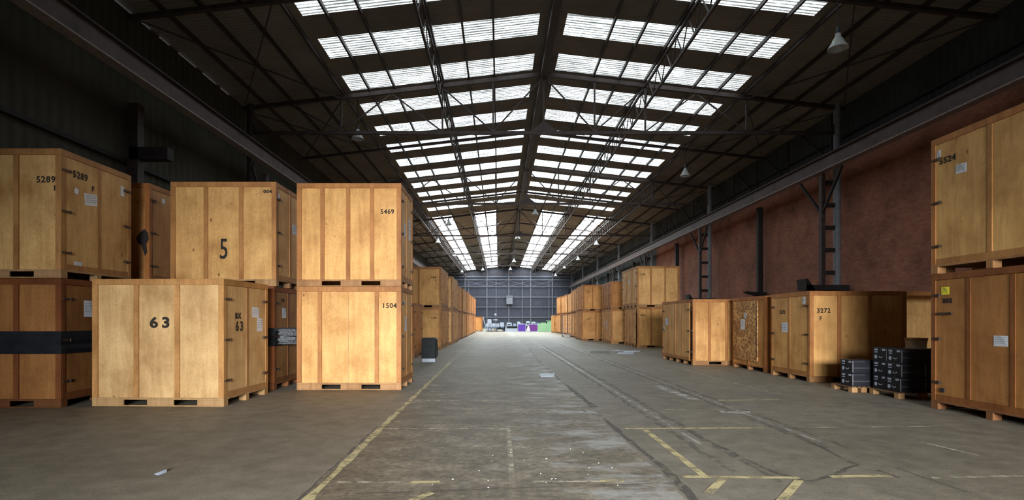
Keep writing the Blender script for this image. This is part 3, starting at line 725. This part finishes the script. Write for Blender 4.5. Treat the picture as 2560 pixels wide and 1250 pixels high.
# open crate
t = thing('open_crate', 'open-fronted empty crate in shadow, right of crate 3272', 'crate', (11.55, 15.35, 0))
b = MB(); b.box(-1.1,1.1,-.8,.8,0,.14); o = b.build('pallet_base', M['base'], t); o.color = (.6,.6,.6,1)
for nm, bx in (('back_panel', (-1.1,1.1,.76,.8,.14,2.22)), ('side_panel', (-1.1,-1.06,-.8,.76,.14,2.22)), ('side_panel', (1.06,1.1,-.8,.76,.14,2.22)), ('top_panel', (-1.1,1.1,-.8,.8,2.22,2.25))):
    o = MB().box(*bx).build(nm, M['panel'], t); o.color = (.95,.98,1,1)
o = MB().box(-1.14,-1.04,-.84,-.8,.14,2.25).box(1.04,1.14,-.84,-.8,.14,2.25).box(-1.04,1.04,-.84,-.8,2.15,2.25).build('frame', M['frame'], t); o.color = (.9,.8,.7,1)
t = thing('pale_drum', 'small pale container behind the black boxes, before the open crate', 'container', (pX(2290,12.9), 12.9, 0))
MB().lathe([(0,0),(.2,0),(.21,.02),(.2,.95),(.21,1.0),(.21,1.05),(0,1.06)], n=20).build('body', plain('pale_card', (.45,.36,.26)), t); MB().lathe([(.0,1.05),(.225,1.05),(.225,1.10),(0,1.11)], n=20).build('lid', M['base'], t)
# OSB crate
c = Crate((7.63,16.05), 0, 2.3, 2.2, 2.22, -1, math.radians(.7), 'crate with a rough chipboard door, between crate 3272 and the ajar crate', (.85,.72,.60), (.92,.72,.58), ns=1, door=False)
o = MB().box(-1.15-.02, -1.15+.02, -.62, .98, .28, 2.10).build('chipboard_door', M['osb'], c.t)
MB().box(-1.175, -1.17, -.62, -.58, .45, 1.95).build('door_gap_shade', M['dark_steel'], o)  # dark strip painted as the shade along the door edge
c.paper('side', .64, 1.38, .30, .32, off=.036); c.paper('side', .56, 1.66, .16, .16, tilt=.5, off=.036)
# ajar crate
c = Crate((6.48,18.75), 0, 2.3, 3.3, 2.22, -1, math.radians(1.0), 'crate with its ribbed door slightly ajar, next to the chipboard-door crate', (1.02,.95,.88), (.95,.85,.75), ns=3, ajar=.10)
c.paper('side', .80, 1.45, .46, .26, off=.03); c.paper('side', .93, 1.22, .16, .14, off=.02); c.text('side', .88, 1.9, '1603', .12); c.text('side', .86, 1.7, '----', .16)
g = MB(); g.box(-1.152,-1.14,-1.62,-1.52,.2,1.95); g.build('door_gap_shade', M['dark_steel'], c.t)  # solid dark strip in place of the shade behind the ajar door
gr = 'crates stacked two high down the right side'
c = Crate((7.54,30.6), 0, 2.3, 3.4, 2.22, -1, math.radians(-1), 'lower crate with dark gap at its door, right row stack nearest the camera', (1.0,.90,.78), ns=3, nf=2, detail=1, group=gr, ajar=.08)
c.text('front', .14, 1.78, '5201', .13)
MB().box(-1.16,-1.14,-1.69,-1.58,.2,2.1).build('door_gap_shade', M['dark_steel'], c.t)  # shade of the open door edge, drawn as a dark strip
c.paper('side', .5, 1.35, .3, .3)
c = Crate((7.50,30.5), 2.22, 2.32, 3.7, 2.24, -1, math.radians(0), 'big pale upper crate, right row stack nearest the camera', (1.06,1.03,1.0), (1.0,.95,.85), ns=2, nf=2, detail=1, group=gr)
c.text('front', .14, 1.78, '3105', .13); c.paper('side', .5, 1.5, .3, .25)
c = Crate((7.09,35.5), 0, 2.0, 3.6, 2.2, -1, math.radians(-1), 'lower crate, second stack of the right row', (1.05,.98,.92), ns=3, nf=1, detail=1, group=gr); c.paper('side', .45, 1.2, .35, .6); c.paper('side', .7, 1.3, .25, .4)
c.text('front', .4, 1.5, '1142', .13)
c = Crate((7.15,35.9), 2.2, 2.2, 3.6, 1.80, -1, math.radians(-1), 'dark brown upper crate, second stack of the right row', (.72,.56,.42), (.95,.8,.66), ns=3, nf=1, detail=1, group=gr); c.paper('side', .5, 1.1, .25, .3)
c = Crate((6.09,41.4), 0, 2.1, 3.8, 2.2, -1, math.radians(-1), 'lower crate, third stack of the right row', (1.02,.88,.76), ns=3, nf=1, detail=1, group=gr); c.text('front', .25, 1.6, '5150', .13)
c = Crate((6.2,41.4), 2.2, 2.1, 3.8, 1.93, -1, math.radians(-1), 'upper crate, third stack of the right row', (1.05,.88,.74), ns=3, nf=2, detail=1, group=gr); c.text('front', .2, 1.4, '3118', .12)
rr = [(46.0,6.45,4.2,'fourth'),(52.4,7.0,4.5,'fifth'),(57.3,6.95,4.4,'sixth'),(62.2,6.8,4.0,'seventh')]
for i, (y, x, D, w_) in enumerate(rr):
    for lv in range(2):
        q = random.uniform(.92, 1.06); t_ = (1.2*q, 1.1*q, 1.15*q); f_ = (.85*q, .72*q, .65*q)  # panel tint raised to imitate the pale, overexposed far end
        Crate((x, y), 2.15*lv, 2.2, D, 2.15 if lv == 0 else 2.0, -1, 0, '%s crate, %s stack of the right row' % (('upper' if lv else 'lower'), w_), t_, f_, ns=3, nf=2, detail=0, group=gr)
Crate((6.52,66.6), 0, 2.2, 3.6, 2.1, -1, 0, 'pale single crate at the far end of the right row, by the green panels', (1.15,1.1,1.05), ns=3, nf=2, detail=0)

# ---------------------------------------------------------------- black cabinet by the left row
Xc, Yc = pX(1073, 20.3), 20.35
t = thing('covered_cabinet', 'small white cabinet draped in a black cover, on the floor by the left crates', 'cabinet', (Xc, Yc, 0))
MB().box(-.235,.235,-.24,.24,0,.80).build('body', M['white'], t, bevel=.01)
cv = MB(); cv.box(-.25,.25,-.262,.25,.13,.85); cv.hexa([(-.25,-.26,.85),(.25,-.26,.85),(.25,.25,.85),(-.25,.25,.85),(-.2,-.2,.88),(.2,-.2,.87),(.2,.2,.88),(-.2,.2,.87)])
cv.build('cover', M['cover'], t, bevel=.015)
ck = MB(); ck.hexa([(.25,-.2,.20),(.31,-.18,.24),(.30,.2,.22),(.25,.2,.2),(.25,-.2,.84),(.29,-.16,.80),(.28,.2,.8),(.25,.2,.84)]); ck.build('hanging_cloth', M['cover'], t, bevel=.01)

# ---------------------------------------------------------------- black boxes on pallets at right
def pallet(x, y, th, label, w=.9, d=.8):
    t = thing('pallet', label, 'pallet', (x, y, 0), th, 'low pallets under the black boxes')
    m = MB()
    for i in range(5): a = -w/2+i*(w-.12)/4; m.box(a, a+.12, -d/2, d/2, .10, .12)
    do_ = m.build('deck', M['base'], t); do_.color = (.5,.52,.6,1)
    for sx in (-1, 0, 1):
        for sy in (-1, 1): MB().box(sx*(w/2-.06)-.06, sx*(w/2-.06)+.06, sy*(d/2-.06)-.06, sy*(d/2-.06)+.06, 0, .10).build('block', M['base'], t)
    return t
def carton():
    t = thing('black_carton', 'x', 'box', (0,0,0), 0, 'black printed cartons on pallets')
    w, d, h = .46, .40, .275
    MB().box(-w/2, w/2, -d/2, d/2, 0, h).build('box_body', M['carton'], t, bevel=.006)
    for (sx, y, z, a, b) in ((-1,.10,.235,.10,.035),(-1,.10,.185,.09,.02),(-1,-.12,.235,.09,.035)):
        MB().box(sx*(w/2+.002), sx*(w/2), y-a/2, y+a/2, z-b/2, z+b/2).build('printed_label', M['white'], t)
    m = MB(); m.cyl((-w/2-.002,.11,.09), (-w/2,.11,.09), .04, n=16); m.build('round_mark', M['white'], t)
    m = MB(); 
    for i in range(6):
        a0, a1 = -2.6+i*.35, -2.6+(i+1)*.35
        m.bar((-w/2-.001,-.03-math.cos(a0)*.06,.13+math.sin(a0)*.05), (-w/2-.001,-.03-math.cos(a1)*.06,.13+math.sin(a1)*.05), .004, .008)
    m.build('arc_mark', M['paper'], t)
    MB().box(-w/2+.03, w/2-.08, -d/2-.002, -d/2, .10, .12).box(-w/2+.02, w/2-.2, -d/2-.002, -d/2, .235, .25).build('printed_line', M['ink_grey'], t)
    MB().box(-w/2, -w/2+.02, -d/2-.003, -d/2, .02, .26).build('edge_lettering', M['metalw'], t)
    return t
PA_ = (7.98, 11.05); PB_ = (7.80, 11.62)
pallet(8.15, 11.15, 0, 'wooden pallet under the taller pile of black boxes', 1.0, .84); pallet(7.62, 12.05, 0, 'wooden pallet under the shorter pile of black boxes', .52, .72)
pc = carton(); first = True
def put(x, y, z, th, lb):
    global first
    o = pc if first else copy_tree(pc); first = False
    o.location = (x, y, z); o.rotation_euler = (0,0,th); o['label'] = lb
tt = ['bottom', 'middle', 'topmost']
for k in range(3):
    put(7.93+.01*k, 10.95, .121+k*.277, (-.01,.02,0)[k], '%s black carton at the near corner of the taller pile' % tt[k])
    put(7.95, 11.37, .121+k*.277, 0, '%s black carton at the back of the taller pile' % tt[k])
for k in range(2): put(8.41, 10.96+.02*k, .121+k*.277, .03*k, '%s black carton at the right of the taller pile, by the crate' % ('bottom','upper')[k])
put(8.42, 11.02, .121+2*.277, -.03, 'topmost black carton at the right of the taller pile, by the crate')
for k in range(2): put(7.62, 11.92, .121+k*.277, 0, '%s black carton of the shorter pile' % ('bottom','upper')[k])

# ---------------------------------------------------------------- papers on the floor
def sheet(pts, label, nm='paper_sheet', grp=None):
    P = [fl(*p) for p in pts]; cx = sum(p[0] for p in P)/len(P); cy = sum(p[1] for p in P)/len(P); mb = MB()
    n = len(P); top = [(p[0]-cx, p[1]-cy, .006+.012*((i*7) % 3)) for i, p in enumerate(P)]
    mb.poly(top); mb.poly([(a, b, .002) for a, b, _ in top][::-1])
    for i in range(n): j = (i+1) % n; a, b = top[i], top[j]; mb.poly([(a[0],a[1],.002),(b[0],b[1],.002),b,a])
    tag(mb.build(nm, M['white'], loc=(cx, cy, 0)), label, 'paper', grp)
sheet([(1527,876),(1545,875),(1552,877.5),(1602,876.5),(1600,879),(1560,880)], 'large crumpled white sheet on the floor by the right crates')
sheet([(1543,885),(1546,881.6),(1586,881.2),(1583,885.6)], 'white sheet lying in front of the crumpled sheet near right crates')
sheet([(1346,938),(1352,935.5),(1386,936),(1385,942),(1352,942.5)], 'bluish white sheet on the centre lane floor')
sheet([(386,1186),(412,1178),(417,1181),(396,1189)], 'small white scrap alone on the dark floor at bottom left')
rr_ = random.Random(5)
for k in range(22):
    u = rr_.uniform(1080, 1560); v = rr_.uniform(1120, 1225)
    x, y = fl(u, v); s_ = rr_.uniform(.004, .010)
    m = MB(); n = 5; m.poly([(s_*math.cos(a*1.256)*rr_.uniform(.6,1.3), s_*math.sin(a*1.256)*rr_.uniform(.6,1.3), .006) for a in range(n)])
    b0 = [v_ for v_ in m.v]; m.poly([(a, b, .0) for a, b, _ in b0][::-1])
    for i in range(n): j = (i+1) % n; m.poly([(b0[i][0],b0[i][1],0),(b0[j][0],b0[j][1],0),b0[j],b0[i]])
    tag(m.build('paper_scrap', M['scrap'], loc=(x, y, .001)), 'tiny pale scrap of debris on the near centre lane floor', 'scrap', 'tiny scraps scattered on the near lane')

# ---------------------------------------------------------------- roll cage at the right row
Yt = 50.6; xt = pX(1417, Yt)
t = thing('roll_cage', 'grey wire roll cage standing by the far right crates', 'cage trolley', (xt, Yt, 0))
m = MB(); m.box(-.42,.42,-.35,.35,.16,.20); m.build('deck', M['metalw'], t)
for sx in (-1, 1):
    m = MB(); x = sx*.42
    for y in (-.34, .34): m.cyl((x,y,.16),(x,y,1.95),.022,n=6)
    for i in range(5): m.cyl((x,-.34,.35+i*.39),(x,.34,.35+i*.39),.012,n=6)
    for i in range(3): m.cyl((x,-.17+i*.17,.2),(x,-.17+i*.17,1.9),.008,n=6)
    m.build('side_frame', M['metalw'], t)
m = MB()
for i in range(5): m.cyl((-.42,.34,.35+i*.39),(.42,.34,.35+i*.39),.014,n=6)
for i in range(4): m.cyl((-.25+i*.17,.34,.2),(-.25+i*.17,.34,1.9),.009,n=6)
m.build('back_frame', M['metalw'], t)
for sx in (-1, 1):
    for sy in (-1, 1): MB().cyl((sx*.36-.02,sy*.3,.075),(sx*.36+.02,sy*.3,.075),.075,n=12).build('castor', M['blackpl'], t)

# ---------------------------------------------------------------- heater unit on the end wall
t = thing('wall_heater', 'grey boxy heater unit hung high on the end wall', 'heater', (pX(1273.6, YE), YE-.35, pZ(761, YE)))
MB().box(-.60,.60,-.45,.12,.0,1.35).build('casing', plain('heater_grey', (.17,.18,.20), .5), t, bevel=.02)
MB().box(-.64,.64,-.5,.12,1.35,1.68).build('hood', plain('hood_grey', (.13,.135,.16), .5), t)
for i in range(5): MB().box(-.5,.5,-.47,-.45,.15+i*.22,.2+i*.22).build('louvre', M['metalw'], t)

# ---------------------------------------------------------------- furniture heap at the far end
def screen(u0, u1, v0, v1, Y, fabric, label, name='partition_screen', rot=0):
    w_ = (u1-u0)*Y/F; z1 = pZ(v0, Y); t = thing(name, label, 'partition screen', (pX((u0+u1)/2, Y), Y, 0), rot)
    f = .07; h = z1
    MB().box(-w_/2,w_/2,-.025,.025,h-f,h).box(-w_/2,w_/2,-.025,.025,.0,f*1.2).box(-w_/2,-w_/2+f,-.025,.025,f*1.2,h-f).box(w_/2-f,w_/2,-.025,.025,f*1.2,h-f).build('frame', M['white'], t)
    MB().box(-w_/2+f,w_/2-f,-.018,.018,f*1.2,h-f).build('fabric', M[fabric], t)
    return t
screen(1293.7,1315,809.8,829.5,72.8,'purple','violet office screen in a white frame, left of the two purple ones')
screen(1319.5,1344.2,810,829.3,73.0,'plum','plum office screen in a white frame, right of the two purple ones')
screen(1262.7,1293,821,828.6,74.5,'white','low pale panel lying on edge left of the violet screen', 'low_panel')
t = thing('green_panel', 'large mint green panel standing right of the plum screen', 'panel', (pX(1358,72.6), 72.6, 0))
MB().box(-.66,.66,-.04,.04,0,1.06).build('board', M['green'], t, bevel=.02); MB().box(-.33,.33,-.035,.035,1.06,1.18).build('top_tab', M['green'], t)
t = thing('green_panel', 'narrow curved green panel behind the large mint panel', 'panel', (pX(1372.5,74.2), 74.2, 0))
m = MB()
for i in range(8):
    a0, a1 = -.3+i*.16, -.3+(i+1)*.16; m.bar((.5*math.sin(a0)-.1,.5*math.cos(a0)-.5,.7),(.5*math.sin(a1)-.1,.5*math.cos(a1)-.5,.7), .04, 1.4)
m.build('curved_board', M['green'], t); MB().box(-.4,.45,-.1,.25,1.40,1.46).build('top_board', M['green'], t)
t = thing('white_bag', 'white sack slumped between the two purple screens', 'bag', (pX(1321,72.0), 72.0, 0))
m = MB(); m.lathe([(0,0),(.21,.0),(.23,.15),(.19,.42),(.12,.62),(.07,.74),(.09,.82),(0,.83)], n=14)
for i, v_ in enumerate(m.v): m.v[i] = (v_[0]+.02*math.sin(v_[2]*9), v_[1]+.015*math.cos(i*1.7), v_[2])
m.build('sack', M['paper'], t)
def office_chair():
    t = thing('office_chair', 'x', 'chair', (0,0,0), 0, 'office chairs heaped before the end wall')
    for i in range(5):
        a = i*1.2566; m = MB(); m.bar((0,0,.09),(.3*math.cos(a),.3*math.sin(a),.07),.05,.04); m.cyl((.3*math.cos(a)-.02,.3*math.sin(a),.03),(.3*math.cos(a)+.02,.3*math.sin(a),.03),.03,n=8); m.build('foot', M['blackpl'], t)
    MB().cyl((0,0,.09),(0,0,.45),.035,n=10).build('column', M['blackpl'], t)
    MB().box(-.25,.25,-.25,.25,.45,.54).build('seat', M['bluegrey'], t, bevel=.03)
    m = MB()
    for i in range(6):
        a0, a1 = -.5+i/6, -.5+(i+1)/6; m.hexa([(a0*.48,.24-.06*(1-4*a0*a0)*-1,.62),(a1*.48,.24+.06*(1-4*a1*a1),.62),(a1*.48,.29+.06*(1-4*a1*a1),.62),(a0*.48,.29+.06*(1-4*a0*a0),.62),
            (a0*.44,.28+.06*(1-4*a0*a0),1.08),(a1*.44,.28+.06*(1-4*a1*a1),1.08),(a1*.44,.33+.06*(1-4*a1*a1),1.08),(a0*.44,.33+.06*(1-4*a0*a0),1.08)])
    m.build('backrest', M['white'], t)
    for s in (-1, 1): MB().bar((s*.28,.15,.50),(s*.28,.15,.70),.03).bar((s*.28,-.15,.70),(s*.28,.22,.70),.05,.03).build('armrest', M['blackpl'], t)
    return t
def desk(x, y, th, label, w=1.5, mat='white'):
    t = thing('office_desk', label, 'desk', (x, y, 0), th)
    MB().box(-w/2,w/2,-.4,.4,.71,.74).build('desktop', M[mat], t)
    for s in (-1, 1): MB().box(s*(w/2-.04)-.02,s*(w/2-.04)+.02,-.35,.35,0,.71).build('side_panel', M['bluegrey'], t)
    MB().box(-w/2+.06,w/2-.06,.3,.33,.25,.71).build('modesty_panel', M['blackpl'], t); return t
desk(pX(1285,76), 76, 0, 'white desk carrying machines, behind the low pale panel', 1.9)
desk(pX(1330,76.4), 76.6, 0, 'white desk behind the two purple screens', 2.4)
desk(pX(1252,76), 76.2, .1, 'white desk among chairs, left of the low pale panel', 1.3)
desk(pX(1362,76.4), 76.6, 0, 'white desk behind the mint green panel', 1.1)
oc = office_chair(); spots = [(1221,75.1,.4,'leftmost chair of the heap, by the leaning board'), (1228,74.0,2.9,'chair with its back to us, second from left in the heap'),
    (1236,75.4,.2,'third chair from left in the heap'), (1243,73.9,3.3,'pale-backed chair just left of the low pale panel'), (1256,74.6,.1,'chair at the left end of the low pale panel'),
    (1303,75.1,0,'chair seen over the violet screen'), (1381,75.9,.5,'chair at the right end of the heap')]
for i, (u, y, th, lb) in enumerate(spots):
    o = oc if i == 0 else copy_tree(oc); o.location = (pX(u, y), y, 0); o.rotation_euler = (0,0,th); o['label'] = lb
def machine(u, y, z, w_, h, d, label, mat='white', dark='blackpl', name='office_machine'):
    t = thing(name, label, 'office machine', (pX(u, y), y, z))
    MB().hexa([(-w_/2,-d/2,0),(w_/2,-d/2,0),(w_/2,d/2,0),(-w_/2,d/2,0),(-w_/2*.9,-d/2*.8,h),(w_/2*.8,-d/2*.8,h),(w_/2*.8,d/2,h),(-w_/2*.9,d/2,h)]).build('casing', M[mat], t, bevel=.03)
    MB().box(-w_*.3,w_*.3,-d/2-.005,-d/2+.06,h*.25,h*.6).build('front_slot', M[dark], t); return t
machine(1273,75.9,.741,.75,.42,.5,'rounded white machine on the desk behind the low pale panel')
machine(1286.5,75.9,.741,.35,.30,.4,'small white machine on the desk, right of the rounded one', dark='bluegrey')
machine(1224,77.4,.0,.62,1.62,.6,'tall white machine with a sloped top at the left of the heap')
machine(1255,76.15,.741,.6,.45,.45,'white machine stacked on the left desk of the heap')
machine(1310,76.5,.741,.5,.34,.4,'dark machine on the desk above the violet screen', 'blackpl', 'white')
machine(1320,76.6,.741,.52,.62,.4,'tall white frame-like machine above the purple screens')
machine(1334,76.5,.741,.62,.55,.45,'cream white machine on the desk above the plum screen')
machine(1345,76.4,.741,.5,.42,.4,'blue-grey box beside the cream machine', 'bluegrey', 'white')
machine(1297,77.5,.0,.5,1.3,.5,'pale cabinet-like machine behind the violet screen')
machine(1263,77.8,.0,.6,1.15,.5,'dark machine behind the chairs of the heap', 'blackpl', 'white')
t = thing('floor_fan', 'white pedestal fan rising above the chairs at left of the heap', 'fan', (pX(1238.7,77), 77, 0))
MB().cyl((0,0,0),(0,0,.04),.25,n=16).build('base', M['white'], t); MB().cyl((0,0,.04),(0,0,2.2),.02,n=8).build('pole', M['metalw'], t)
MB().cyl((0,-.06,2.3),(0,.06,2.3),.16,n=16).build('head', M['white'], t); MB().box(-.3,.3,-.05,.05,1.5,1.62).build('shelf', M['white'], t)
t = tag(MB().bar((-.25,0,.0),(.25,.1,1.95),.12,.03,up=(0,1,0)).build('leaning_board', M['white'], loc=(pX(1212.3,76.6),76.6,.015)), 'white board leaning on the lone orange crate', 'board')
t.rotation_euler = (0,0,math.pi)
